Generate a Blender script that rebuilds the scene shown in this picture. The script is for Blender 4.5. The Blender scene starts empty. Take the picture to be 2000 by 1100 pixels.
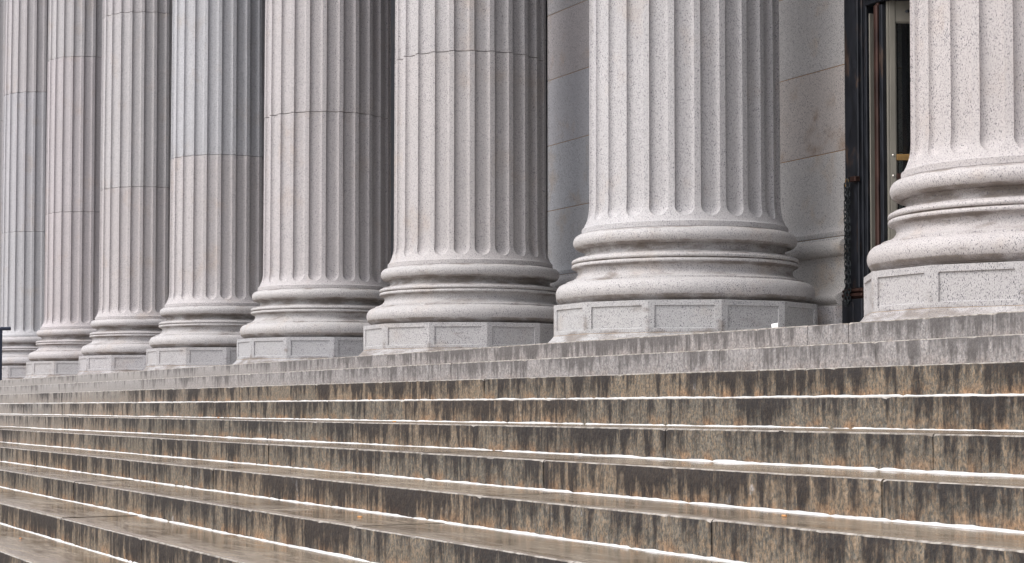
import bpy, math, random
from math import sin, cos, pi, radians as R, sqrt
random.seed(7)
scene = bpy.context.scene
col = scene.collection

# ---------------------------------------------------------------- camera
S = 4.27                      # column spacing in metres
CAMX, CAMZ = 13.527, -0.4734
TH, PITCH = 0.434035, 0.042776
cd = bpy.data.cameras.new('camera'); cam = bpy.data.objects.new('camera', cd); col.objects.link(cam)
cd.sensor_width = 36; cd.lens = 3810.9 / 2000 * 36; cd.shift_y = 82.2 / 2000
cd.clip_start = 0.1; cd.clip_end = 2000
cam.location = (CAMX, 0, CAMZ)
cam.rotation_euler = (pi / 2 + PITCH, 0, pi / 2 - TH)
scene.camera = cam

# ---------------------------------------------------------------- light
SUN_EL, SUN_AZ = R(52), R(270)     # azimuth of the sun, measured from +X anticlockwise
w = bpy.data.worlds.new('World'); scene.world = w; w.use_nodes = True
wn = w.node_tree.nodes; wl = w.node_tree.links
bg = wn['Background']; sky = wn.new('ShaderNodeTexSky'); sky.sky_type = 'NISHITA'; sky.sun_disc = False
sky.sun_elevation = SUN_EL; sky.sun_rotation = pi / 2 - SUN_AZ
sky.air_density = 1.0; sky.dust_density = 4.0; sky.ozone_density = 1.0
hs = wn.new('ShaderNodeHueSaturation'); hs.inputs['Saturation'].default_value = 0.40
wl.new(sky.outputs[0], hs.inputs['Color']); wl.new(hs.outputs[0], bg.inputs['Color'])
bg.inputs['Strength'].default_value = 0.15
sd = bpy.data.lights.new('sun', 'SUN'); sun = bpy.data.objects.new('sun', sd); col.objects.link(sun)
sd.energy = 0.75; sd.angle = R(60); sd.color = (1, 0.985, 0.97)
sun.rotation_euler = (pi / 2 - SUN_EL, 0, SUN_AZ + pi / 2)
sun.location = (0, -20, 20)
scene.view_settings.view_transform = 'Standard'; scene.view_settings.look = 'None'
scene.view_settings.gamma = 1; scene.view_settings.exposure = 0.78
scene.render.engine = 'CYCLES'
scene.cycles.max_bounces = 6; scene.cycles.diffuse_bounces = 5

# ---------------------------------------------------------------- helpers
def tag(o, label=None, cat=None, group=None, kind=None):
    if label: o['label'] = label
    if cat: o['category'] = cat
    if group: o['group'] = group
    if kind: o['kind'] = kind
    return o

def thing(name, label, cat, loc=(0, 0, 0), group=None):
    o = bpy.data.objects.new(name, None); col.objects.link(o); o.location = loc
    o.empty_display_size = .2; o['kind'] = 'thing'
    return tag(o, label, cat, group)

class MB:
    def __init__(s): s.v = []; s.f = []; s.uv = []; s.mi = []; s.at = []
    def quad(s, a, b, c, d, mi=0): s.f.append((a, b, c, d)); s.mi.append(mi)
    def box(s, x0, x1, y0, y1, z0, z1, b=0.0, mi=0):
        n = len(s.v)
        if b <= 0:
            for z in (z0, z1):
                for x, y in ((x0, y0), (x1, y0), (x1, y1), (x0, y1)): s.v.append((x, y, z))
            for q in ((0, 3, 2, 1), (4, 5, 6, 7), (0, 1, 5, 4), (1, 2, 6, 5), (2, 3, 7, 6), (3, 0, 4, 7)):
                s.f.append(tuple(n + k for k in q)); s.mi.append(mi)
            return
        # chamfered box: rings bottom->top
        rings = [(z0, b), (z0 + b, 0), (z1 - b, 0), (z1, b)]
        c = b
        for z, i in rings:
            X0, X1, Y0, Y1 = x0 + i, x1 - i, y0 + i, y1 - i
            k = c if i == 0 else c * .3
            for p in ((X0 + k, Y0), (X1 - k, Y0), (X1, Y0 + k), (X1, Y1 - k), (X1 - k, Y1), (X0 + k, Y1), (X0, Y1 - k), (X0, Y0 + k)):
                s.v.append((p[0], p[1], z))
        s.f.append(tuple(n + k for k in range(7, -1, -1))); s.mi.append(mi)
        for r in range(3):
            for k in range(8):
                a = n + r * 8 + k; bb = n + r * 8 + (k + 1) % 8
                s.f.append((a, bb, bb + 8, a + 8)); s.mi.append(mi)
        s.f.append(tuple(n + 24 + k for k in range(8))); s.mi.append(mi)
    def rings(s, rings, closed=True, cap0=False, cap1=False, mi=0):
        """rings: list of lists of points"""
        n = len(s.v); m = len(rings[0])
        for r in rings: s.v.extend(r)
        for i in range(len(rings) - 1):
            for k in range(m if closed else m - 1):
                a = n + i * m + k; b = n + i * m + (k + 1) % m
                s.f.append((a, b, b + m, a + m)); s.mi.append(mi)
        if cap0: s.f.append(tuple(n + k for k in range(m - 1, -1, -1))); s.mi.append(mi)
        if cap1: s.f.append(tuple(n + (len(rings) - 1) * m + k for k in range(m))); s.mi.append(mi)
    def lathe(s, prof, seg=96, c=(0, 0), mi=0, caps=True):
        s.rings([[(c[0] + r * cos(2 * pi * k / seg), c[1] + r * sin(2 * pi * k / seg), z) for k in range(seg)] for r, z in prof],
                cap0=caps, cap1=caps, mi=mi)
    def tube(s, pts, r, seg=10, closed=False, caps=True, mi=0):
        from mathutils import Vector as V
        P = [V(p) for p in pts]; n = len(P); out = []
        t0 = (P[1] - P[0]).normalized(); up = V((0, 0, 1)) if abs(t0.z) < .9 else V((0, 1, 0))
        u = t0.cross(up).normalized()
        for i in range(n):
            a = P[(i - 1) % n] if (closed or i > 0) else P[0]
            b = P[(i + 1) % n] if (closed or i < n - 1) else P[-1]
            t = (b - a).normalized(); u = (u - t * u.dot(t)).normalized(); q = t.cross(u)
            rr = r[i] if isinstance(r, list) else r
            out.append([tuple(P[i] + u * rr * cos(2 * pi * k / seg) + q * rr * sin(2 * pi * k / seg)) for k in range(seg)])
        if closed: out.append(out[0])
        s.rings(out, cap0=caps and not closed, cap1=caps and not closed, mi=mi)
    def build(s, name, mats, parent=None, smooth=None, loc=None, color=None):
        me = bpy.data.meshes.new(name); me.from_pydata(s.v, [], s.f)
        if not isinstance(mats, (list, tuple)): mats = [mats]
        for m in mats: me.materials.append(m)
        if len(mats) > 1: me.polygons.foreach_set('material_index', s.mi)
        if smooth is not None:
            me.polygons.foreach_set('use_smooth', [True] * len(me.polygons))
            me.update()
            me.set_sharp_from_angle(angle=R(smooth))
        me.update()
        o = bpy.data.objects.new(name, me); col.objects.link(o)
        if parent: o.parent = parent
        if loc: o.location = loc
        if color: o.color = (*color, 1)
        return o

# ---------------------------------------------------------------- materials
def mat(name):
    m = bpy.data.materials.new(name); m.use_nodes = True
    nt = m.node_tree; return m, nt, nt.nodes['Principled BSDF']

class NB:
    def __init__(s, nt): s.nt = nt
    def n(s, t, ins=None, **kw):
        nd = s.nt.nodes.new(t)
        for k, v in kw.items(): setattr(nd, k, v)
        for k, v in (ins or {}).items():
            i = nd.inputs[k]
            if hasattr(v, 'is_linked') or isinstance(v, bpy.types.NodeSocket): s.nt.links.new(v, i)
            else: i.default_value = v
        return nd
    def math(s, op, a, b=0.0, c=0.0, clamp=False):
        return s.n('ShaderNodeMath', {0: a, 1: b, 2: c}, operation=op, use_clamp=clamp).outputs[0]
    def mix(s, f, a, b, mode='MIX'):
        nd = s.nt.nodes.new('ShaderNodeMix'); nd.data_type = 'RGBA'; nd.blend_type = mode
        for i, v in ((0, f), (6, a), (7, b)):
            if isinstance(v, bpy.types.NodeSocket): s.nt.links.new(v, nd.inputs[i])
            else: nd.inputs[i].default_value = v if i == 0 else ((*v, 1) if len(v) == 3 else v)
        return nd.outputs[2]
    def noise(s, vec, scale, detail=2.0, rough=.5, dist=0.0):
        return s.n('ShaderNodeTexNoise', {'Vector': vec, 'Scale': scale, 'Detail': detail, 'Roughness': rough, 'Distortion': dist}).outputs['Fac']
    def ss(s, v, lo, hi, a=0.0, b=1.0):
        return s.n('ShaderNodeMapRange', {'Value': v, 'From Min': lo, 'From Max': hi, 'To Min': a, 'To Max': b}, interpolation_type='SMOOTHSTEP').outputs[0]
    def mapping(s, vec, loc=(0, 0, 0), rot=(0, 0, 0), sc=(1, 1, 1)):
        return s.n('ShaderNodeMapping', {'Vector': vec, 'Location': loc, 'Rotation': rot, 'Scale': sc}).outputs[0]

def granite(name, base=(.470, .456, .458), dens=.0, stain=.5, rough=.62, speck=.09, dirt_shade=False, blush=(.94, .80, .66)):
    m, nt, bs = mat(name); b = NB(nt)
    tc = b.n('ShaderNodeTexCoord').outputs['Object']
    oi = b.n('ShaderNodeObjectInfo')
    off = b.math('MULTIPLY', oi.outputs['Random'], 37.0)
    vec = b.n('ShaderNodeVectorMath', {0: tc, 1: b.n('ShaderNodeCombineXYZ', {0: off, 1: off, 2: off}).outputs[0]}, operation='ADD').outputs[0]
    big = b.noise(vec, 1.3, 3, .55)
    mid = b.noise(vec, 9, 3, .6)
    fine = b.noise(vec, 120, 2, .6)
    # dark mica flecks, mostly leaning one way
    v1 = b.mapping(vec, rot=(.3, .75, .35), sc=(1, 1, .36))
    v2 = b.mapping(vec, loc=(3, 1, 7), rot=(-.5, -.45, .9), sc=(1, 1, .45))
    n1 = b.noise(v1, 225, 1.4, .5); n2 = b.noise(v2, 320, 1.2, .5)
    dn = b.math('MULTIPLY', b.math('SUBTRACT', mid, .5), .10)
    dn2 = b.math('ADD', dn, b.math('MULTIPLY', b.math('SUBTRACT', big, .5), .05))
    s1 = b.ss(b.math('ADD', n1, dn2), .606 - dens, .648 - dens)
    s2 = b.ss(b.math('ADD', n2, dn2), .615 - dens, .655 - dens)
    sp = b.math('MAXIMUM', s1, b.math('MULTIPLY', s2, .75))
    # base tone: milky feldspar and quartz patches
    tone = b.math('ADD', b.math('MULTIPLY', b.math('SUBTRACT', big, .5), .30), b.math('MULTIPLY', b.math('SUBTRACT', mid, .5), .22))
    tone = b.math('ADD', tone, b.math('MULTIPLY', b.math('SUBTRACT', fine, .5), .34))
    val = b.math('ADD', tone, 1.0)
    c = b.mix(1.0, (*base, 1), oi.outputs['Color'], 'MULTIPLY')
    c = b.n('ShaderNodeVectorMath', {0: c, 3: val}, operation='SCALE').outputs[0]
    # warm (iron) blush patches
    wp = b.ss(b.noise(vec, 2.3, 4, .62), .54, .74)
    c = b.mix(b.math('MULTIPLY', wp, stain), c, b.mix(1.0, c, blush, 'MULTIPLY'))
    # grime: vertical drips
    vs = b.mapping(vec, sc=(14, 14, 1.6))
    gr = b.ss(b.noise(vs, 1, 4, .6), .58, .78)
    gp = b.ss(b.noise(vec, 1.9, 2, .5), .52, .66)
    c = b.mix(b.math('MULTIPLY', b.math('MULTIPLY', gr, gp), .45 * stain + .1), c, (.17, .155, .15))
    if dirt_shade:  # brown dirt, with shade of grooves and undersides painted into the colour
        da = b.n('ShaderNodeAttribute', attribute_name='dirt_shade').outputs['Fac']
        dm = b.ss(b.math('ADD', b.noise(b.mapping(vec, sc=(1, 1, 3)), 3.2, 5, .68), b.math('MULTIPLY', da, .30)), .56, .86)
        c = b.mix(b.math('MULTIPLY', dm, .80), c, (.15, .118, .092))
    c = b.mix(sp, c, (speck, speck * .97, speck * 1.15))
    nt.links.new(c, bs.inputs['Base Color'])
    bs.inputs['Roughness'].default_value = rough; bs.inputs['Specular IOR Level'].default_value = .35
    bump = b.n('ShaderNodeBump', {'Height': b.math('ADD', b.math('MULTIPLY', fine, .6), b.math('ADD', mid, b.math('MULTIPLY', sp, -.35))), 'Strength': .35, 'Distance': .004})
    nt.links.new(bump.outputs[0], bs.inputs['Normal'])
    return m

G_COL = granite('speckled granite', stain=.38)
G_BASE = granite('grimy and shaded moulded granite', stain=.4, dirt_shade=True)
G_WALL = granite('wall granite', base=(.60, .575, .56), dens=.0, stain=.8, rough=.6, speck=.09)

G_STAIN = granite('brown stained wall granite', base=(.60, .575, .56), stain=1.0, rough=.6, speck=.09, blush=(.66, .53, .42))

def riser_mat(name, tan, grey, dark, amount, vk, orange, dk=.87):
    """stair granite with black run-off streaks; UV.x metres along the step, UV.y height in the riser"""
    m, nt, bs = mat(name); b = NB(nt)
    uv = b.n('ShaderNodeUVMap', uv_map='run').outputs[0]
    sx = b.n('ShaderNodeSeparateXYZ', {0: uv}); u, v = sx.outputs[0], sx.outputs[1]
    oi = b.n('ShaderNodeObjectInfo'); rnd = b.math('MULTIPLY', oi.outputs['Random'], 91.0)
    tint = b.n('ShaderNodeAttribute', attribute_name='block').outputs['Fac']
    tc = b.n('ShaderNodeTexCoord').outputs['Object']
    def P(su, sv, k=0.0): return b.n('ShaderNodeCombineXYZ', {0: b.math('MULTIPLY', u, su), 1: b.math('ADD', b.math('MULTIPLY', v, sv), k), 2: rnd}).outputs[0]
    broad = b.noise(P(.55, .1), 1, 2, .5)
    st = b.noise(P(13, .30), 1, 3, .6, .25)
    st2 = b.noise(P(42, .6, 5), 1, 3, .6, .2)
    ragged = b.noise(tc, 26, 4, .65)
    g1 = b.noise(tc, 75, 3, .62); g2 = b.noise(b.mapping(tc, loc=(4, 2, 1), rot=(0, .6, 0), sc=(1.6, 1, .8)), 55, 3, .62, .8)
    # grain colour
    warm = b.ss(b.math('ADD', g2, b.math('MULTIPLY', b.math('SUBTRACT', tint, .5), .12)), .38, .62)
    c = b.mix(warm, grey, tan)
    low = b.math('MULTIPLY', b.ss(v, .5, .0), b.ss(b.math('ADD', b.noise(P(7, 1.2, 9), 1, 3, .6), b.math('MULTIPLY', broad, .25)), .56, .76))
    c = b.mix(b.math('MULTIPLY', low, orange), c, (.33, .185, .095))
    c = b.n('ShaderNodeVectorMath', {0: c, 3: b.ss(b.math('ADD', b.math('MULTIPLY', g1, .5), b.math('MULTIPLY', g2, .5)), .33, .67, .50, 1.5)}, operation='SCALE').outputs[0]
    c = b.n('ShaderNodeVectorMath', {0: c, 3: b.math('ADD', b.math('MULTIPLY', tint, .18), .91)}, operation='SCALE').outputs[0]
    c = b.mix(b.math('MULTIPLY', b.ss(u, -2.0, -15.0), .7), c, (.30, .285, .275))
    # pale lime patches
    lime = b.math('MULTIPLY', b.ss(b.noise(P(9, .9, 17), 1, 4, .65), .63, .72), b.ss(b.noise(P(.8, .3, 3), 1, 1), .5, .62))
    c = b.mix(b.math('MULTIPLY', lime, .5), c, (.50, .49, .50))
    # black streaks hanging from the nosing
    left = b.ss(u, -15.0, 2.0, -.06, .14)          # the far end of the stair is cleaner
    h = b.math('ADD', b.math('MULTIPLY', v, vk), b.math('ADD', b.math('MULTIPLY', broad, .8), b.math('MULTIPLY', b.math('SUBTRACT', b.noise(P(3.2, .2, 31), 1, 2, .5), .5), .9)))
    f = b.math('ADD', b.math('ADD', b.math('MULTIPLY', st, 1.5), b.math('MULTIPLY', st2, .75)), b.math('ADD', h, b.math('MULTIPLY', b.math('SUBTRACT', ragged, .5), .55)))
    f = b.math('ADD', f, b.math('ADD', left, b.math('MULTIPLY', b.math('SUBTRACT', tint, .5), .16)))
    msk = b.ss(b.math('ADD', f, b.math('MULTIPLY', b.math('SUBTRACT', g1, .5), .35)), 1.58 - amount, 2.06 - amount)
    c = b.mix(b.math('MULTIPLY', msk, dk), c, dark)
    nt.links.new(c, bs.inputs['Base Color'])
    bs.inputs['Roughness'].default_value = .7; bs.inputs['Specular IOR Level'].default_value = .08
    bump = b.n('ShaderNodeBump', {'Height': b.math('ADD', g2, b.math('MULTIPLY', ragged, 1.5)), 'Strength': .6, 'Distance': .008})
    nt.links.new(bump.outputs[0], bs.inputs['Normal'])
    return m

RISER_LOW = riser_mat('streaked brown granite', (.195, .148, .105), (.150, .139, .120), (.021, .019, .021), .03, .34, .55)
RISER_TOP = riser_mat('weathered grey granite', (.245, .225, .218), (.285, .272, .272), (.080, .073, .072), -.12, .45, .12, .8)

def tread_mat():
    m, nt, bs = mat('wet granite tread'); b = NB(nt)
    tc = b.n('ShaderNodeTexCoord').outputs['Object']
    long = b.mapping(tc, sc=(.9, 5, 1))
    a = b.noise(long, 3, 5, .65); g = b.noise(tc, 70, 3, .6); big = b.noise(tc, 1.1, 3, .6)
    at = b.n('ShaderNodeAttribute', attribute_name='block').outputs['Fac']
    c = b.mix(b.ss(b.math('ADD', b.math('MULTIPLY', a, .5), b.math('MULTIPLY', big, .5)), .36, .64), (.205, .155, .108), (.275, .228, .175))
    c = b.n('ShaderNodeVectorMath', {0: c, 3: b.ss(g, .3, .7, .78, 1.22)}, operation='SCALE').outputs[0]
    c = b.n('ShaderNodeVectorMath', {0: c, 3: b.math('ADD', b.math('MULTIPLY', at, .35), .85)}, operation='SCALE').outputs[0]
    nt.links.new(c, bs.inputs['Base Color'])
    rr = b.ss(b.math('ADD', b.math('MULTIPLY', a, .6), b.math('MULTIPLY', big, .4)), .38, .62, .08, .27)
    nt.links.new(rr, bs.inputs['Roughness'])
    bs.inputs['Specular IOR Level'].default_value = .45
    bump = b.n('ShaderNodeBump', {'Height': b.math('ADD', b.math('MULTIPLY', g, .35), a), 'Strength': .07, 'Distance': .003})
    nt.links.new(bump.outputs[0], bs.inputs['Normal'])
    return m
TREAD = tread_mat()

def simple(name, c, rough=.5, metal=0.0, var=.2, scale=30, c2=None, thr=(.45, .6), bump=.15, spec=.5, sc=(1, 1, 1)):
    m, nt, bs = mat(name); b = NB(nt)
    tc = b.mapping(b.n('ShaderNodeTexCoord').outputs['Object'], sc=sc)
    n = b.noise(tc, scale, 4, .6); k = b.ss(n, .3, .7, 1 - var, 1 + var)
    cc = (*c, 1)
    if c2: cc = b.mix(b.ss(b.noise(tc, scale * .45, 5, .65, .6), *thr), c, c2)
    cc = b.n('ShaderNodeVectorMath', {0: cc if c2 else c, 3: k}, operation='SCALE').outputs[0]
    nt.links.new(cc, bs.inputs['Base Color'])
    nt.links.new(b.ss(n, .3, .7, rough * .8, min(1, rough * 1.25)), bs.inputs['Roughness'])
    bs.inputs['Metallic'].default_value = metal; bs.inputs['Specular IOR Level'].default_value = spec
    bp = b.n('ShaderNodeBump', {'Height': n, 'Strength': bump, 'Distance': .003}); nt.links.new(bp.outputs[0], bs.inputs['Normal'])
    return m

WHITE_BEAD = simple('white lime mortar', (.60, .60, .60), .7, var=.1, scale=40, c2=(.70, .68, .66), thr=(.60, .75), bump=.4)
OCHRE = simple('ochre mortar', (.38, .23, .11), .9, var=.25, scale=14)
OCHRE_L = simple('pale ochre mortar', (.42, .30, .19), .9, var=.25, scale=14)
BRONZE = simple('dark patinated bronze', (.020, .022, .029), .48, .35, .35, 9, c2=(.085, .055, .042), thr=(.55, .72), bump=.3, sc=(2.2, 2.2, .6))
BRONZE_RED = simple('reddish bronze', (.06, .030, .024), .42, .5, .3, 12, c2=(.03, .015, .014), thr=(.5, .65), sc=(1, 1, .3))
ALU = simple('beige painted metal', (.215, .20, .17), .42, .1, .08, 8, sc=(2, 2, .5))
DARK = simple('dark interior', (.012, .012, .014), .8, var=.3)
BRASS = simple('tarnished brass', (.27, .16, .055), .45, .25, .2, 25)
IRON = simple('blackened iron chain', (.025, .030, .033), .38, .5, .3, 60, c2=(.09, .10, .10), thr=(.5, .7))
RAILM = simple('dark grey painted rail', (.035, .045, .075), .4, .3, .15, 20)
STEEL = simple('bright screw metal', (.5, .48, .44), .3, .9, .1)
PAPER = simple('white paper', (.85, .85, .85), .8, var=.03)
LEAF = simple('dry orange leaf', (.34, .15, .06), .7, var=.3, scale=80)
TAN = simple('tan cigarette filter', (.52, .26, .10), .8, var=.2, scale=80)
EDGE = simple('worn and highlighted pale arris', (.33, .30, .27), .45, var=.3, scale=35, c2=(.17, .145, .12), thr=(.45, .6), spec=.4)  # worn nosing, its wet highlight painted in as a paler colour
DIM = simple('dim vestibule stone', (.42, .45, .46), .7, var=.3, scale=2)
PALE_M = simple('pale grey joint mortar', (.42, .40, .38), .9)
INK = simple('black lettering', (.006, .006, .007), .5, var=.1)
PAVE = simple('concrete pavement', (.27, .26, .25), .5, var=.15, scale=4)
FLOOR = granite('landing granite', base=(.45, .435, .43), stain=.5)

def glass_mat():
    m, nt, bs = mat('dark door glass'); b = NB(nt)
    bs.inputs['Base Color'].default_value = (.55, .60, .60, 1)
    bs.inputs['Transmission Weight'].default_value = 1.0; bs.inputs['Roughness'].default_value = .03
    bs.inputs['IOR'].default_value = 1.5
    return m
GLASS = glass_mat()

# ---------------------------------------------------------------- ground
g = MB(); g.box(-400, 400, -400, -.12, -2.6, -2.004, 0); tag(g.build('pavement', PAVE), kind='structure')
YC = 1.8243 * S                # column axis, 7.790
Y0 = 6.32                      # landing edge
YW = 8.941                     # front face of the pilasters
HW = .607                      # half width of a pilaster
g = MB(); g.box(-60, 16, Y0 + .55, 14, -.6, -.002, 0)
tag(g.build('landing', FLOOR), kind='structure')

# ---------------------------------------------------------------- staircase
LY = [6.32, 5.821, 5.333, 4.861, 4.383, 3.899, 3.447, 3.001, 2.513, 2.037]
LZ = [0.0, -.1404, -.2826, -.4274, -.5709, -.7142, -.8573, -.9991, -1.1464, -1.2902, -1.4336]
while len(LY) < 14: LY.append(LY[-1] - .478)
while len(LZ) < 15: LZ.append(LZ[-1] - .1432)
JT = {0: [-10.72, -4.06, -2.77, 3.42, 3.97, 4.38, 5.64], 1: [-3.07, -.14, 1.17, 3.81, 5.34], 2: [.58, 1.57, 3.51, 5.44, 5.69],
      3: [-4.33, -.22, 1.27, 3.89], 4: [-2.51, 1.61, 3.56, 5.73, 7.71], 5: [1.35, 3.97, 5.45, 8.07], 6: [-.5, 1.64, 5.75, 7.71],
      7: [3.86, 5.39], 8: [1.57, 3.56]}
stairs = thing('stone_staircase', 'wide wet granite stairs with black run-off streaks rising to the row of columns', 'stairs', (0, Y0, 0))
XL, XR = -45.0, 15.5
for i in range(14):
    rng = random.Random(100 + i)
    js = sorted(JT.get(i, [1.0 + i * .7]))
    x = js[-1]
    while x < XR - 2.6: x += rng.uniform(1.9, 2.9); js.append(x)
    x = js[0]
    while x > XL + 3: x -= rng.uniform(1.5, 3.0); js.insert(0, x)
    ed = [XL] + [j for j in js if XL < j < XR - .3] + [XR]
    y, z, zb = LY[i], LZ[i], LZ[i + 1] + .004
    back = (LY[i - 1] + .06) if i else Y0 + .56
    zbk = z + .004 if i else z - .0015
    mb = MB(); blk = []; uvs = []
    for a, c in zip(ed[:-1], ed[1:]):
        tint = rng.random(); oy = rng.uniform(-.003, .003); oz = rng.uniform(-.0018, .0018)
        x0, x1 = (a + .002, c - .002) if i > 1 else (a + .003, c - .003)
        st = .035 if x0 > -6 else (.07 if x0 > -18 else .3)
        n = max(2, int((x1 - x0) / st)); rings = []; base = len(mb.f)
        bev = rng.uniform(.0045, .0060)
        chip = [0.0] * (n + 1)
        for _ in range(int((x1 - x0) * .9)):
            k = rng.randrange(0, n); chip[k] = rng.uniform(.002, .006)
            if rng.random() < .5: chip[min(n, k + 1)] = chip[k] * rng.uniform(.5, 1)
        for k in range(n + 1):
            xx = x0 + (x1 - x0) * k / n
            e = 0.0
            if k == 0 or k == n: e = .004 * (1 + rng.random())     # rounded block ends
            j1 = rng.uniform(-.0014, .0014); j2 = rng.uniform(-.0010, .0010)
            bv = bev + chip[k] + rng.uniform(-.0008, .0012) + e
            yy = y + oy + j1 + (e * .6)
            zt = z + oz + j2 * .4
            rings.append([(xx, yy + .002, zb - .06), (xx, yy, zb + .02), (xx, yy + rng.uniform(-.0015, .0015), z - .07), (xx, yy, z - bv),
                          (xx, yy + bv * .32, z - bv * .32 + oz), (xx, yy + bv, zt), (xx, yy + .06, zt + .0002),
                          (xx, (yy + back) / 2, z + oz + (zbk - z) * .5), (xx, back, zbk + oz), (xx, back, zb - .06)])
        vb = len(mb.v); mb.rings(rings, closed=True, cap0=True, cap1=True)
        m = len(rings[0])
        blk.append((vb, len(mb.v), tint, base, len(mb.f)))
    # fix winding: rings run along +X, profile goes up then back -> flip faces
    mb.f = [tuple(reversed(q)) for q in mb.f]
    for fi, q in enumerate(mb.f):
        zs = [mb.v[k] for k in q]
        top = len(q) == 4 and max(p[1] for p in zs) - min(p[1] for p in zs) > .02 and min(p[2] for p in zs) > zb
        mb.mi[fi] = 1 if top else 0
        if len(q) == 4 and not top and max(p[2] for p in zs) - min(p[2] for p in zs) < .035 and min(p[2] for p in zs) > z - .03 and max(p[1] for p in zs) - min(p[1] for p in zs) > .0015: mb.mi[fi] = 2
    so = mb.build('step', [RISER_TOP if i < 2 else RISER_LOW, TREAD, EDGE], stairs, smooth=40, loc=(0, -Y0, 0))
    me = so.data
    uvl = me.uv_layers.new(name='run')
    vi = [0] * len(me.loops); me.loops.foreach_get('vertex_index', vi)
    arr = []
    for k in vi: arr += [mb.v[k][0], (mb.v[k][2] - zb) / (z - zb)]
    uvl.data.foreach_set('uv', arr)
    at = me.attributes.new('block', 'FLOAT', 'POINT'); vals = [0.0] * len(mb.v)
    for a, c, t, _, _ in blk: vals[a:c] = [t] * (c - a)
    at.data.foreach_set('value', vals)
    if i < 2:
        mb = MB(); mb.box(XL, XR, y + .009, y + .05, zb - .05, z - .012); mb.build('joint_mortar', PALE_M, so)
    if i < 2: so['label'] = 'pale grey upper step' if i else 'pale grey topmost step'
    # white mortar fillet in the corner at the foot of this riser
    mb = MB(); rings = []; xx = XL; hgt = .007; dep = .012
    while xx < XR:
        hgt += (.0070 - hgt) * .3 + rng.uniform(-.0022, .0022); dep += (.0115 - dep) * .3 + rng.uniform(-.0025, .0025)
        gap = 1.0
        if rng.random() < .025: gap = .2
        h2, d2 = max(.003, hgt) * gap, max(.006, dep) * gap
        rings.append([(xx, y + .006, zb - .004), (xx, y - d2, zb - .002), (xx, y - d2 * .75, zb + h2 * .30), (xx, y - d2 * .3, zb + h2 * .8), (xx, y + .006, zb + h2)])
        xx += .03 if xx > -8 else .09
    mb.rings(rings, closed=True, cap0=True, cap1=True); mb.f = [tuple(reversed(q)) for q in mb.f]
    mb.build('mortar_bead', WHITE_BEAD, so, smooth=60)

# ---------------------------------------------------------------- columns
def arc(cx, cz, r, a0, a1, n, ez=1.0):
    return [(cx + r * cos(R(a0 + (a1 - a0) * k / n)), cz + r * ez * sin(R(a0 + (a1 - a0) * k / n))) for k in range(n + 1)]

def base_profile():
    p = [(.90, .3265), (.955, .3275), (.972, .334), (.985, .340)]
    p += [(1.030 - .072 + .072 * cos(t), .420 + .080 * sin(t)) for t in [R(-72 + k * 150 / 16) for k in range(17)]]
    p += [(.953, .500), (.947, .503), (.945, .516)]
    # lower scotia
    p += [(.930, .520), (.900, .530), (.872, .548), (.856, .570), (.851, .590), (.857, .606), (.868, .616)]
    p += [(.878, .617), (.880, .622)]
    p += [(.886 + .017 * cos(t), .6400 + .0175 * sin(t)) for t in [R(-80 + k * 155 / 8) for k in range(9)]]
    p += [(.886, .6590)]
    p += [(.886 + .017 * cos(t), .6770 + .0175 * sin(t)) for t in [R(-75 + k * 155 / 8) for k in range(9)]]
    p += [(.876, .696), (.874, .704), (.866, .7045)]
    # upper scotia
    p += [(.835, .709), (.812, .720), (.797, .736), (.794, .750), (.800, .762), (.808, .767)]
    p += [(.812, .768), (.812, .776)]
    p += [(.890 - .058 + .058 * cos(t), .835 + .0600 * sin(t)) for t in [R(-82 + k * 164 / 14) for k in range(15)]]
    p += [(.825, .8985), (.60, .8985)]
    return p

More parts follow.
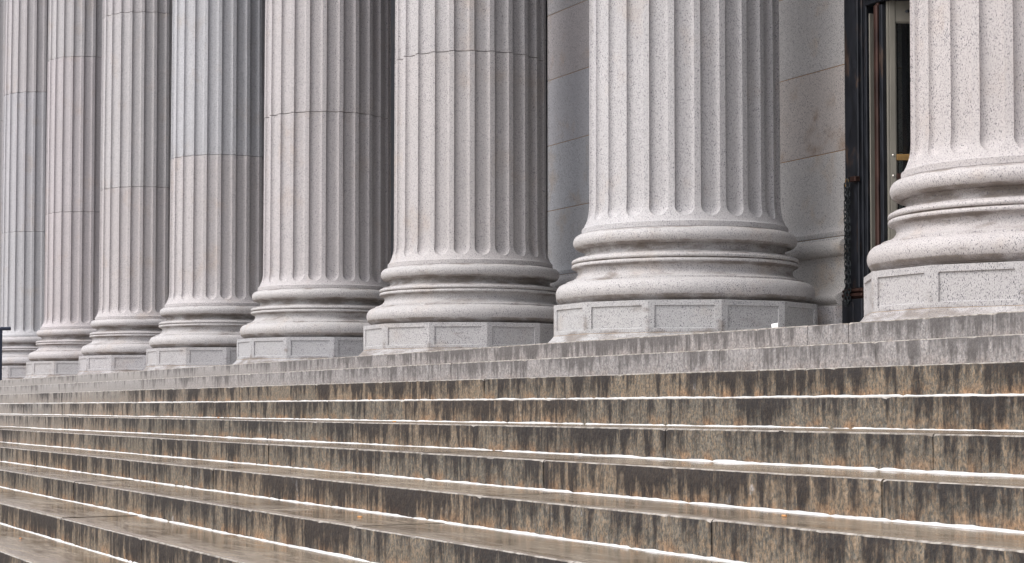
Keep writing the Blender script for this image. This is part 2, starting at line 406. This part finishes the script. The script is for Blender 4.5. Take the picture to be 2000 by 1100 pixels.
def make_plinth():
    """twelve sided block with a sunk panel on each face and a flared foot"""
    mb = MB(); RC = .2496 * S; n = 12
    def ring(rc, z): return [(rc * sin(R(15 + 30 * k)), -rc * cos(R(15 + 30 * k)), z) for k in range(n)]
    zs_ = .086; zt = .326
    foot = [(RC + .075, -.01), (RC + .070, .012), (RC + .045, .035), (RC + .020, .058), (RC + .006, .074), (RC + .001, .083)]
    mb.rings([ring(r, z) for r, z in foot])
    mb.rings([ring(RC - .006, .0825), ring(RC - .006, .0865)])
    # faces
    for k in range(n):
        a0, a1 = R(15 + 30 * (k - 1)), R(15 + 30 * k)
        P0 = (RC * sin(a0), -RC * cos(a0)); P1 = (RC * sin(a1), -RC * cos(a1))
        am = (a0 + a1) / 2; nx, ny = sin(am), -cos(am)
        L = sqrt((P1[0] - P0[0]) ** 2 + (P1[1] - P0[1]) ** 2)
        def pt(u, z, d=0.0): return (P0[0] + (P1[0] - P0[0]) * u / L - nx * d, P0[1] + (P1[1] - P0[1]) * u / L - ny * d, z)
        mx, mt, mbm = .052, .038, .030
        b0 = len(mb.v)
        o = [pt(0.003, zs_, 0), pt(L - .003, zs_, 0), pt(L - .003, zt, 0), pt(.003, zt, 0)]
        i1 = [pt(mx, zs_ + mbm), pt(L - mx, zs_ + mbm), pt(L - mx, zt - mt), pt(mx, zt - mt)]
        i2 = [pt(mx + .004, zs_ + mbm + .005, .011), pt(L - mx - .004, zs_ + mbm + .005, .011), pt(L - mx - .004, zt - mt - .003, .011), pt(mx + .004, zt - mt - .003, .011)]
        mb.v += o + i1 + i2
        for r in range(2):
            for q in range(4):
                a = b0 + r * 4 + q; c = b0 + r * 4 + (q + 1) % 4
                mb.f.append((a, c, c + 4, a + 4)); mb.mi.append(0)
        mb.f.append(tuple(b0 + 8 + q for q in range(4))); mb.mi.append(0)
        # softened vertical arris to the next face
        a2 = R(15 + 30 * (k + 1)); P2 = (RC * sin(a2), -RC * cos(a2)); d = .003
        q0 = pt(L - .003, zs_); q1 = pt(L - .003, zt)
        e = (P1[0] + (P2[0] - P1[0]) * d / L, P1[1] + (P2[1] - P1[1]) * d / L)
        b1 = len(mb.v); mb.v += [q0, (e[0], e[1], zs_), (e[0], e[1], zt), q1]; mb.f.append((b1, b1 + 1, b1 + 2, b1 + 3)); mb.mi.append(0)
    mb.rings([ring(RC, zt), ring(RC - .006, zt + .002), ring(RC - .25, zt + .003)], cap1=True)
    return mb

NF = 24
def shaft_radius(z):
    if z < 1.16:
        t = max(0.0, min(1.0, (z - .945) / .215))
        return .762 + (.812 - .762) * (1 - t) ** 2.6 + .0
    return .762 - .0020 * (z - 1.16) - .00035 * (z - 1.16) ** 2

def make_drum(z0, z1, first=False, last=False, rot=0.0, dr=0.0):
    a, D = .0765, .039; per = 2 * pi / NF
    zs = []
    zc = .985 + a
    if first:
        zs = [(.899, .819, 0), (.903, .822, 0), (.940, .822, 0), (.9455, .817, 0)]
        zz = [.950, .956, .964, .974]
        zz += [.9851, .987, .990, .994, .999, 1.005, 1.012, 1.020, 1.029, 1.039, 1.049, zc, 1.09, 1.13, 1.2, 1.4, 1.7, 2.0, 2.4]
        zs += [(q, None, 1) for q in zz]
    else:
        zs = [(z0 + .0010, None, 3), (z0 + .0055, None, 2), (z0 + .15, None, 2)]
        q = z0 + .5
        while q < z1 - .3: zs.append((q, None, 2)); q += .5
    if not last: zs += [(z1 - .12, None, 2), (z1 - .0055, None, 2), (z1 - .0010, None, 3)]
    else: zs += [(z1, None, 2)]
    rings = []
    nfl, nfi = 14, 3
    for z, rr, kd in zs:
        r0 = (rr if rr else shaft_radius(z)) + dr
        if kd == 3: r0 -= .005
        if kd == 0: w_ = .0; dz2 = 1.0
        else:
            dz = max(0.0, zc - z); w_ = sqrt(max(0.0, a * a - dz * dz)); dz2 = (dz / a) ** 2
        ring = []
        for f in range(NF):
            c = f * per + per / 2 - pi / 2 + rot     # a flute is centred on every multiple of 15 deg
            c = f * per - pi / 2 + rot
            # flute width shrinks slightly with the shaft
            ws = max(w_, .0) * (r0 / .768)
            half = ws / r0
            if half < 1e-4: half = .012 if z > .98 else .03; flat = True
            else: flat = False
            for k in range(nfl + 1):
                s_ = sin(pi / 2 * (-1 + 2 * k / nfl))
                th = c + s_ * half
                if flat or kd == 0: d = 0.0
                else: d = D * sqrt(max(0.0, 1 - sqrt(s_ * s_ * w_ * w_ / (a * a) + dz2) ** 3.5))
                if kd == 3: d = max(0, d)
                ring.append(((r0 - d) * cos(th), (r0 - d) * sin(th), z))
            for k in range(1, nfi):
                th = c + half + (per - 2 * half) * k / nfi
                ring.append((r0 * cos(th), r0 * sin(th), z))
        rings.append(ring)
    mb = MB(); mb.rings(rings, cap0=True, cap1=True)
    return mb

plinth_mesh = make_plinth(); prof = base_profile()
base_mb = MB(); base_mb.lathe(prof, 144)
DZ = [(.899, 2.9585), (2.9615, 5.7085), (5.7115, 8.45), (8.453, 11.2), (11.203, 13.6)]
drum_mb = [make_drum(a, b, i == 0, i == 4) for i, (a, b) in enumerate(DZ)]
proto = thing('fluted_column', '-', 'column', (0, YC, 0), 'fluted granite columns along the top of the stairs')
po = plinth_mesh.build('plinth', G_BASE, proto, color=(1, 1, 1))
at = po.data.attributes.new('dirt_shade', 'FLOAT', 'POINT'); at.data.foreach_set('value', [(.7 if v[2] < .10 else .0) for v in plinth_mesh.v])
mj = MB(); mj.lathe([(.60, .8975), (.816, .8975), (.816, .9000), (.60, .9000)], 96, caps=False)
mj.rings([[((.2496 * S - .001) * sin(R(15 + 30 * k)), -(.2496 * S - .001) * cos(R(15 + 30 * k)), z) for k in range(12)] for z in (.0832, .0858)])
mj.build('mortar_joint', OCHRE_L, proto)
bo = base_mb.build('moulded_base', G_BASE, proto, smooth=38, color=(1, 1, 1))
at = bo.data.attributes.new('dirt_shade', 'FLOAT', 'POINT')
def dirt_shade_at(z):  # bands of grime and painted shade in grooves and under the tori
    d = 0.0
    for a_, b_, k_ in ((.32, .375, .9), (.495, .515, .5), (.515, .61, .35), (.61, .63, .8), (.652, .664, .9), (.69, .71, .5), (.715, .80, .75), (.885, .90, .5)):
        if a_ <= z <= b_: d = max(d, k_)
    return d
at.data.foreach_set('value', [dirt_shade_at(v[2]) for v in base_mb.v])
for m_ in drum_mb: m_.build('shaft_drum', G_COL, proto, smooth=32, color=(1, 1, 1))

def copy_tree(o, parent=None):
    c = o.copy(); col.objects.link(c)
    if parent: c.parent = parent
    for ch in list(o.children): copy_tree(ch, c)
    return c

COL_LABEL = {
 0: 'sliver of a fluted column cut by the left edge, beyond the handrail',
 1: 'farthest column seen almost whole, rising right behind the dark handrail',
 2: 'second slender column from the handrail, pinkish shaft with two drum joints',
 3: 'fluted column with two drum joints in view, third from the handrail',
 4: 'column whose drum above the single joint is pale blue-grey',
 5: 'column right of the blue-grey one, its joint about a fifth down the picture',
 6: 'column left of the bare wall strip, its drum joint near the top of the picture',
 7: 'wide pale column at centre right with no joint in view and whole twelve sided plinth',
 8: 'largest and nearest column, cut by the right edge in front of the open door',
}
TINT = {  # per column: plinth, base, drums from the bottom
 0: [(1, .98, 1.0)] * 7,
 1: [(1, .99, 1.02), (1, .98, 1), (.97, 1, 1.05), (.98, .99, 1.05), (1.02, .98, 1), (1, 1, 1), (1, 1, 1)],
 2: [(1, .99, 1.0), (1.03, .98, .98), (1.04, .96, .98), (1.04, .97, 1.0), (1, .98, 1), (1, 1, 1), (1, 1, 1)],
 3: [(1.0, .99, 1.02), (1.03, 1.0, 1.0), (1.04, .98, .98), (1.02, 1.0, 1.01), (1, .96, .98), (1, 1, 1), (1, 1, 1)],
 4: [(1, 1, 1.02), (1.0, .98, .97), (1.04, .99, .99), (.96, 1.0, 1.06), (1, 1, 1), (1, 1, 1), (1, 1, 1)],
 5: [(.97, .99, 1.02), (1.0, .98, .96), (1.0, .95, .95), (1.02, .97, .97), (1, 1, 1), (1, 1, 1), (1, 1, 1)],
 6: [(.98, .98, .98), (.98, .96, .94), (1.0, .955, .94), (1.02, .99, .99), (1, 1, 1), (1, 1, 1), (1, 1, 1)],
 7: [(.98, 1.0, 1.0), (1.02, 1.0, .98), (1.0, .99, 1.0), (1, 1, 1), (1, 1, 1), (1, 1, 1), (1, 1, 1)],
 8: [(.98, .96, .95), (1.0, .94, .91), (1.0, .93, .905), (1, 1, 1), (1, 1, 1), (1, 1, 1), (1, 1, 1)],
}
for i in range(0, 9):
    c = proto if i == 0 else copy_tree(proto)
    c.location = ((i - 7) * S, YC, 0); c['label'] = COL_LABEL[i]
    kids = sorted(c.children, key=lambda o: (0 if o.name.startswith('plinth') else 1 if o.name.startswith('moulded') else 3 if o.name.startswith('mortar') else 2, min(v.co.z for v in o.data.vertices)))
    r_ = random.Random(i)
    for k, ch in enumerate(kids):
        if ch.name.startswith('mortar'): continue
        ch.color = (*[(1 + (q - 1) * .65) * (.92 if k == 0 else 1) for q in TINT[i][k]], 1)
        if k >= 2: ch.rotation_euler.z = R(r_.uniform(-.25, .25)); s_ = 1 + r_.uniform(-.0014, .0014); ch.scale = (s_, s_, 1)
        if k == 1: ch.rotation_euler.z = R(30 * r_.randrange(12))
for ch in proto.children:
    if i == 4: pass

# ---------------------------------------------------------------- pilasters
def pil_ring(p, z, depth=1.6):
    # U-shaped section round a pilaster, moulding projecting p on front and both sides
    q = min(p, 0.0)
    return [(-HW - q, depth, z), (-HW - q, -p, z), (HW + q, -p, z), (HW + q, depth, z)]
WZ = [.892, 1.582, 2.270, 2.961, 3.651, 4.341, 5.031, 5.72, 6.41, 7.1, 7.79, 8.48, 9.17, 9.86, 10.55, 11.24, 11.93, 12.62]
pproto = thing('stone_pilaster', '-', 'pilaster', (0, YW, 0), 'square granite pilasters behind the columns')
mb = MB(); mb.box(-HW, HW, -.135, 1.6, 0, .330, .004); mb.build('plinth_block', G_WALL, pproto)
mb = MB()
prof_w = [(.100, .331), (.118, .338)]
prof_w += [(.085 + .045 * cos(t), .385 + .042 * sin(t)) for t in [R(-70 + k * 140 / 8) for k in range(9)]]
prof_w += [(.090, .430), (.062, .445), (.042, .475), (.030, .520), (.024, .580), (.024, .680), (.030, .712), (.036, .722), (.036, .732)]
prof_w += [(.038 + .052 * cos(t), .800 + .068 * sin(t)) for t in [R(-85 + k * 175 / 10) for k in range(11)]]
prof_w += [(.036, .874), (.030, .8895)]
mb.rings([pil_ring(p, z) for p, z in prof_w], closed=False); mb.build('base_moulding', G_WALL, pproto, smooth=40)
mb = MB(); mb.box(-HW + .004, HW - .004, .004, 1.6, .25, 13.3, 0); mb.build('mortar_core', OCHRE, pproto)
for k in range(len(WZ)):
    z0, z1 = WZ[k] + .003, (WZ[k + 1] if k + 1 < len(WZ) else 13.3) - .003
    mb = MB()
    if k == 0:
        pr = [(.026, z0), (.028, z0 + .004), (.028, z0 + .040), (.024, z0 + .045), (.013, z0 + .060), (.005, z0 + .085), (.001, z0 + .12), (0, z0 + .16), (0, z1 - .003), (-.003, z1)]
    else: pr = [(-.003, z0), (0, z0 + .003), (0, z1 - .003), (-.003, z1)]
    mb.rings([pil_ring(p, z) for p, z in pr], closed=False)
    mb.build('stone_course', G_WALL, pproto, smooth=35)
PL = {0: 'far stone pilaster hidden behind the column cut by the left edge', 8: 'stone pilaster behind the nearest column by the open door',
      7: 'pink-stained pilaster between the wide column and the dark bronze door frame', 6: 'blue-grey pilaster strip between the two columns left of centre right'}
for i in range(0, 9):
    c = pproto if i == 0 else copy_tree(pproto)
    c.location = ((i - 7) * S, YW, 0)
    c['label'] = PL.get(i, 'stone pilaster in shadow directly behind the fluted column that stands number %d from the handrail' % i)
    r_ = random.Random(50 + i)
    for ch in c.children:
        t = r_.uniform(-.05, .05); ch.color = (1 + r_.uniform(-.03, .03) + t, 1 + t, 1 + r_.uniform(-.02, .04) + t, 1)
        z = min(v.co.z for v in ch.data.vertices) if ch.name.startswith('stone') else 0
        if ch.name.startswith('stone') and z < 4:
            k = round((z - .892) / .69)
            if i == 7: ch.color = [(.98, .98, .98, 1), (1.0, .95, .92, 1), (.98, .98, .985, 1), (.97, .96, .97, 1), (.98, .96, .97, 1)][min(k, 4)]
            if i == 7 and k == 1: ch.material_slots[0].link = 'OBJECT'; ch.material_slots[0].material = G_STAIN; ch['label'] = 'pinkish stone course with brown stains'
            if i == 6: ch.color = [(.95, .99, 1.05, 1), (.95, 1.0, 1.08, 1), (.96, .99, 1.07, 1), (1.0, .97, 1.0, 1), (.98, .98, 1.02, 1)][min(k, 4)]

# ---------------------------------------------------------------- bronze door surrounds in the bays
BX0, BX1 = HW, S - HW            # bay opening, local x from the column at its left
bproto = thing('bronze_doorway', '-', 'doorway', (0, YW, 0), 'bronze doorways between the pilasters')
def mirror(x): return BX0 + BX1 - x
for side in (0, 1):
    fx = (lambda x: x) if side == 0 else mirror
    def bx(mb, x0, x1, *a, **k):
        p, q = fx(x0), fx(x1); mb.box(min(p, q), max(p, q), *a, **k)
    mb = MB(); bx(mb, .612, .795, -.035, .30, .46, 12, b=.006)
    bx(mb, .795, .822, -.012, .30, .46, 12, b=.004); bx(mb, .822, .848, .004, .30, .46, 12, b=.004)
    bx(mb, .848, .872, -.006, .30, .46, 12, b=.005)
    mb.build('casing', BRONZE, bproto)
    mb = MB(); bx(mb, .612, .885, -.075, .30, .003, .375, b=.008); bx(mb, .640, .78, -.083, -.0755, .03, .35, b=.003)
    mb.build('casing_base', BRONZE, bproto)
    mb = MB()
    for z0, z1, p in ((.376, .392, .060), (.392, .418, .078), (.418, .430, .060), (.430, .452, .072), (.452, .462, .045)):
        bx(mb, .612, .885, -p, .30, z0 + .0005, z1, b=.005)
    mb.build('casing_collar', BRONZE_RED, bproto)
    mb = MB(); bx(mb, .884, .897, .010, .08, .02, 2.62, b=.004); mb.build('inner_jamb', ALU, bproto)
mb = MB()
for z0, z1, p in ((2.68, 2.73, .02), (2.73, 2.80, .05), (2.80, 2.83, .07), (2.83, 2.95, .03), (2.95, 3.0, .08)):
    mb.box(.874, S - .874, -p, .30, z0 + .0005, z1, b=.004)
for k in range(36):
    x = .90 + k * .07
    mb.box(x, x + .04, -.062, -.051, 2.738, 2.79, b=.003)
mb.build('lintel', BRONZE, bproto)
mb = MB(); mb.box(.874, S - .874, .06, .10, 3.0, 12, b=0)
for x in (1.3, 1.75, 2.13, 2.5, 2.95): mb.box(x - .02, x + .02, .02, .059, 3.0, 12)
for z in (4.2, 5.4, 6.6, 7.8, 9.0): mb.box(.874, S - .874, .03, .058, z, z + .06)
mb.build('transom_screen', BRONZE, bproto)
mb = MB(); mb.box(.60, S - .60, 1.2, 1.3, 0, 12.5); mb.build('vestibule_wall', DIM, bproto)
# closed inner doors seen far back in each bay
mb = MB()
for k in range(3):
    x = 1.25 + k * .62
    mb.box(x, x + .06, .62, .67, .01, 2.66, b=.003); mb.box(x + .54, x + .60, .62, .67, .01, 2.66, b=.003)
    mb.box(x + .06, x + .54, .62, .67, 2.48, 2.66, b=.003); mb.box(x + .06, x + .54, .62, .67, .01, .28, b=.003)
inner = mb.build('inner_door_frames', ALU, bproto)
doorways = []
for i in range(0, 8):
    c = bproto if i == 0 else copy_tree(bproto)
    c.location = ((i - 7) * S, YW, 0)
    c['label'] = ('dark bronze doorway with its glass door standing open, behind the nearest column' if i == 7 else
                  'shadowy bronze doorway in gap between columns %d and %d counted from the handrail' % (i, i + 1) if i > 0 else 'hidden bronze doorway behind the handrail at the far left')
    doorways.append(c)
dw = doorways[7]
for ch in list(dw.children):
    if ch.name.startswith('inner_door_frames'): bpy.data.objects.remove(ch)
# red-brown weathered post and bowed head bar of the outer bronze gate
mb = MB(); mb.box(.985, 1.030, -.02, .05, .004, 2.665, b=.01)
mb.tube([(1.008, .015, 2.655), (1.008, .015, 2.70), (1.03, .02, 2.725), (1.08, .03, 2.735), (1.5, .10, 2.735), (2.0, .19, 2.735)], .022, 10)
mb.build('gate_post', BRONZE_RED, dw, smooth=40)
mb = MB(); mb.box(1.034, 1.075, .0, .05, .004, 2.66, b=.004); mb.box(.915, .980, .30, .34, .004, 2.66, b=.004); mb.build('gate_panel_gap_strip', BRONZE, dw)  # second box: dark strip added so the gap by the jamb stays dark
# open glazed leaf
LX, LYY, LANG = 1.083, .035, pi / 2 - TH
leaf = MB()
W_ = 1.02; T = .022; ZT = 2.683
leaf.box(0, .020, -T, T, .02, ZT, b=.004); leaf.box(.0205, .066, -T - .004, T + .004, .02, ZT, b=.003)
leaf.box(W_ - .07, W_, -T, T, .02, ZT, b=.003)
leaf.box(.0665, W_ - .0705, -T, T, 2.518, ZT, b=.003); leaf.box(.0665, W_ - .0705, -T, T, .02, .28, b=.003)
leaf.box(.067, .075, -.010, .010, .281, 2.517); leaf.box(.0755, W_ - .08, -.010, .010, 2.508, 2.5175)
lo = leaf.build('door_leaf', ALU, dw, loc=(LX, LYY, 0)); lo.rotation_euler.z = LANG
mb = MB(); mb.box(.0756, W_ - .0708, -.003, .003, .2805, 2.5075); mb.build('glass_pane', GLASS, lo)
for z0, z1, m_ in ((1.435, 1.484, BRASS), (1.290, 1.335, BRONZE_RED)):
    mb = MB(); mb.box(.0672, W_ - .071, -.036, -.012, z0, z1, b=.004); mb.build('push_bar', m_, lo)
for z in (1.475, 1.315):
    mb = MB(); mb.lathe([(.010, 0), (.010, .003), (.006, .007), (.001, .008)], 14); q = mb.build('screw', STEEL, lo, smooth=40, loc=(.043, -T - .0042, z)); q.rotation_euler.x = pi / 2
mb = MB(); mb.lathe([(.013, 0), (.013, .004), (.008, .006), (.008, .035), (.011, .036), (.011, .046), (.002, .047)], 14)
q = mb.build('door_stop_stud', BRONZE, lo, smooth=40, loc=(.168, -T - .0002, 2.600)); q.rotation_euler = (pi / 2 + .2, 0, R(-30))
# faint reversed lettering on the glass (seen from its back)
lines = [('CKS', .0), ('ATED TO', .0), ('T PERMITTED', .0), ('MITTED', .0), ('DOOR', .0)]
cuts = [.162, .147, .108, .136, .155]; zz = [1.688, 1.664, 1.641, 1.618, 1.578]
verts = MB()
for (t, _), cx_, z in zip(lines, cuts, zz):
    cu = bpy.data.curves.new('txt', 'FONT'); cu.body = t; cu.size = .021; cu.extrude = .0004; cu.resolution_u = 2
    to = bpy.data.objects.new('txt', cu); col.objects.link(to)
    me = bpy.data.meshes.new_from_object(to); wd = max(v.co.x for v in me.vertices)
    n0 = len(verts.v)
    for v in me.vertices: verts.v.append((cx_ + wd - v.co.x, -.0042 + v.co.z, z + v.co.y))
    for p in me.polygons: verts.f.append(tuple(n0 + k for k in p.vertices)); verts.mi.append(0)
    bpy.data.objects.remove(to); bpy.data.meshes.remove(me)
verts.build('lettering', INK, lo)

# ---------------------------------------------------------------- chain on the left jamb
chx, chy = .738, YW - .075
chain = thing('hanging_chain', 'black iron chain looped down the bronze door jamb from a small bracket', 'chain', (chx, chy, 1.32))
mb = MB(); mb.box(.0, .075, -.004, .045, -.02, .022, b=.004); mb.box(-.030, .0, .006, .014, -.006, .006, b=.002)
mb.build('bracket', BRONZE_RED, chain)
def link_mb(along_y):
    m = MB(); pts = []
    for k in range(14):
        t = 2 * pi * k / 14; a_, h_ = .0115 * cos(t), .0125 * sin(t) + (.0105 if sin(t) > 0 else -.0105)
        pts.append((0, a_, h_) if along_y else (a_, 0, h_))
    m.tube(pts, .0050, 6, closed=True); return m
l0 = link_mb(False).build('link', IRON, chain, smooth=60); l1 = link_mb(True).build('link', IRON, chain, smooth=60)
P = []
PITCHL = .0345
n_ = 27
for k in range(n_): P.append((-.045 + .002 * sin(k * .7), -.012, -.045 - k * PITCHL))
zb_ = P[-1][2]
P += [(-.038, -.012, zb_ - .030), (-.025, -.012, zb_ - .046), (-.011, -.012, zb_ - .030)]
for k in range(n_ + 1): P.append((-.006 + .002 * sin(k * .9), -.010, zb_ + k * PITCHL))
ang = {n_: -.35, n_ + 1: pi / 2, n_ + 2: .35}
for k, p in enumerate(P):
    src = l0 if k % 2 == 0 else l1
    o = src if k < 2 else src.copy()
    if k >= 2: col.objects.link(o); o.parent = chain
    o.location = p; o.rotation_euler = (0, ang.get(k, random.uniform(-.12, .12)), random.uniform(-.3, .3) + .5)
mb = MB(); pts = [(-.040 + .020 * cos(t), 0, -.012 + .020 * sin(t)) for t in [2 * pi * k / 16 for k in range(16)]]
mb.tube(pts, .0045, 8, closed=True); mb.box(-.060, -.040, -.010, .002, -.070, -.030, b=.004)
mb.build('brass_clip', BRASS, chain, smooth=50)

# ---------------------------------------------------------------- building above (entablature, ceiling, attic) -- above the frame
bld = thing('building', 'granite portico roof carried by the columns, mostly above the picture', 'building', (0, YW, 13.6))
mb = MB(); mb.box(-60, 12, YC - .95 - YW, YC + .95 - YW, .0, 2.6, 0); mb.box(-60.5, 12.5, YC - 1.9 - YW, YC + .95 - YW, 2.603, 3.4, 0); mb.build('entablature', G_WALL, bld)
mb = MB(); mb.box(-60, 12, -.19, 5, -.3, 0.2, 0); mb.build('ceiling', G_WALL, bld)
mb = MB(); mb.box(-60, -7 * S - .61, 0, .4, -13.6, -.3); mb.box(S + .61, 12, 0, .4, -13.6, -.3); mb.build('end_wall', G_WALL, bld)

# ---------------------------------------------------------------- handrail at the far left
rail = thing('stair_handrail', 'dark metal handrail with one post, at the left edge of the stairs', 'handrail', (-22.02, Y0 + .06, 0))
sl = .1432 / .478
def P_(y, z): return (0, y, z)
mb = MB(); mb.tube([P_(.17, .935), P_(.02, .930)] + [P_(-.1 - k * .5, .915 - sl * (.05 + k * .5)) for k in range(12)], .032, 12)
mb.build('top_rail', RAILM, rail, smooth=50)
mb = MB(); mb.tube([P_(.175, .935), P_(.171, .935)], .036, 12); mb.build('end_cap', STEEL, rail, smooth=40)
mb = MB(); mb.tube([P_(.0, .47)] + [P_(-.1 - k * .5, .455 - sl * (.05 + k * .5)) for k in range(12)], .018, 10); mb.build('lower_rail', RAILM, rail, smooth=50)
for k in range(4):
    y = -k * .478 * 4; zb_ = -.1432 * 4 * k + .001
    mb = MB(); mb.box(-.026, .026, y - .026, y + .026, zb_, zb_ + .90, b=.004); mb.box(-.05, .05, y - .05, y + .05, zb_, zb_ + .012, b=.002)
    mb.build('post', RAILM, rail)

# ---------------------------------------------------------------- litter
def litter(name, label, cat, x, y, z, kind):
    mb = MB()
    if kind == 'butt': mb.tube([(-.013, 0, 0), (.013, .002, 0)], .004, 8); zz = z + .0042
    elif kind == 'paper':
        mb.rings([[(-.02, -.012, 0), (.022, -.014, .002), (.024, -.012, .0), (-.02, -.010, -.0)],
                  [(-.024, -.008, .022), (.020, -.008, .028), (.020, -.004, .027), (-.024, -.004, .021)],
                  [(-.020, .010, .012), (.018, .012, .016), (.018, .014, .013), (-.02, .014, .010)]], cap0=True, cap1=True); zz = z + .002
    else:
        pts = []
        for k in range(12):
            t = 2 * pi * k / 12; r = .017 * (1 + .3 * cos(3 * t)); pts.append((r * cos(t) * .85, r * sin(t) * .55, .004 * sin(2 * t)))
        n = len(pts); mb.v = pts + [(a, b, c - .0012) for a, b, c in pts] + [(0, 0, .005), (0, 0, -.001)]
        for k in range(n):
            j = (k + 1) % n; mb.f += [(k, j, 2 * n), (j + n, k + n, 2 * n + 1), (k, k + n, j + n, j)]; mb.mi += [0, 0, 0]
        zz = z + .0065
    o = mb.build(name, {'butt': TAN, 'paper': PAPER, 'leaf': LEAF}[kind], smooth=40, loc=(x, y, zz)); o.rotation_euler.z = random.uniform(-.6, .6)
    tag(o, label, cat, kind='thing')
litter('paper_scrap', 'white crumpled paper scrap on landing edge before the wide column', 'paper', 3.60, Y0 + .02, 0, 'paper')
def trz(i, y): return LZ[i] + .004 * max(0, min(1, (y - LY[i]) / .48))
litter('fallen_leaf', 'small orange leaf on a step tread toward the left side', 'leaf', .30 - 3.0, 4.75, trz(4, 4.75), 'leaf')
litter('cigarette_butt', 'tan cigarette butt on a narrow tread near picture centre', 'cigarette butt', 1.75, 4.62, trz(4, 4.6), 'butt')
litter('cigarette_butt', 'tan cigarette butt on a low tread left of centre near the bottom', 'cigarette butt', 4.198 + .6, 3.25, trz(7, 3.25), 'butt')
litter('cigarette_butt', 'tan cigarette butt on the tread at lower right', 'cigarette butt', 7.75, 3.72, trz(6, 3.72), 'butt')
litter('fallen_leaf', 'brown leaf on the lowest visible tread at the bottom left', 'leaf', 1.30, 2.33, trz(9, 2.33), 'leaf')
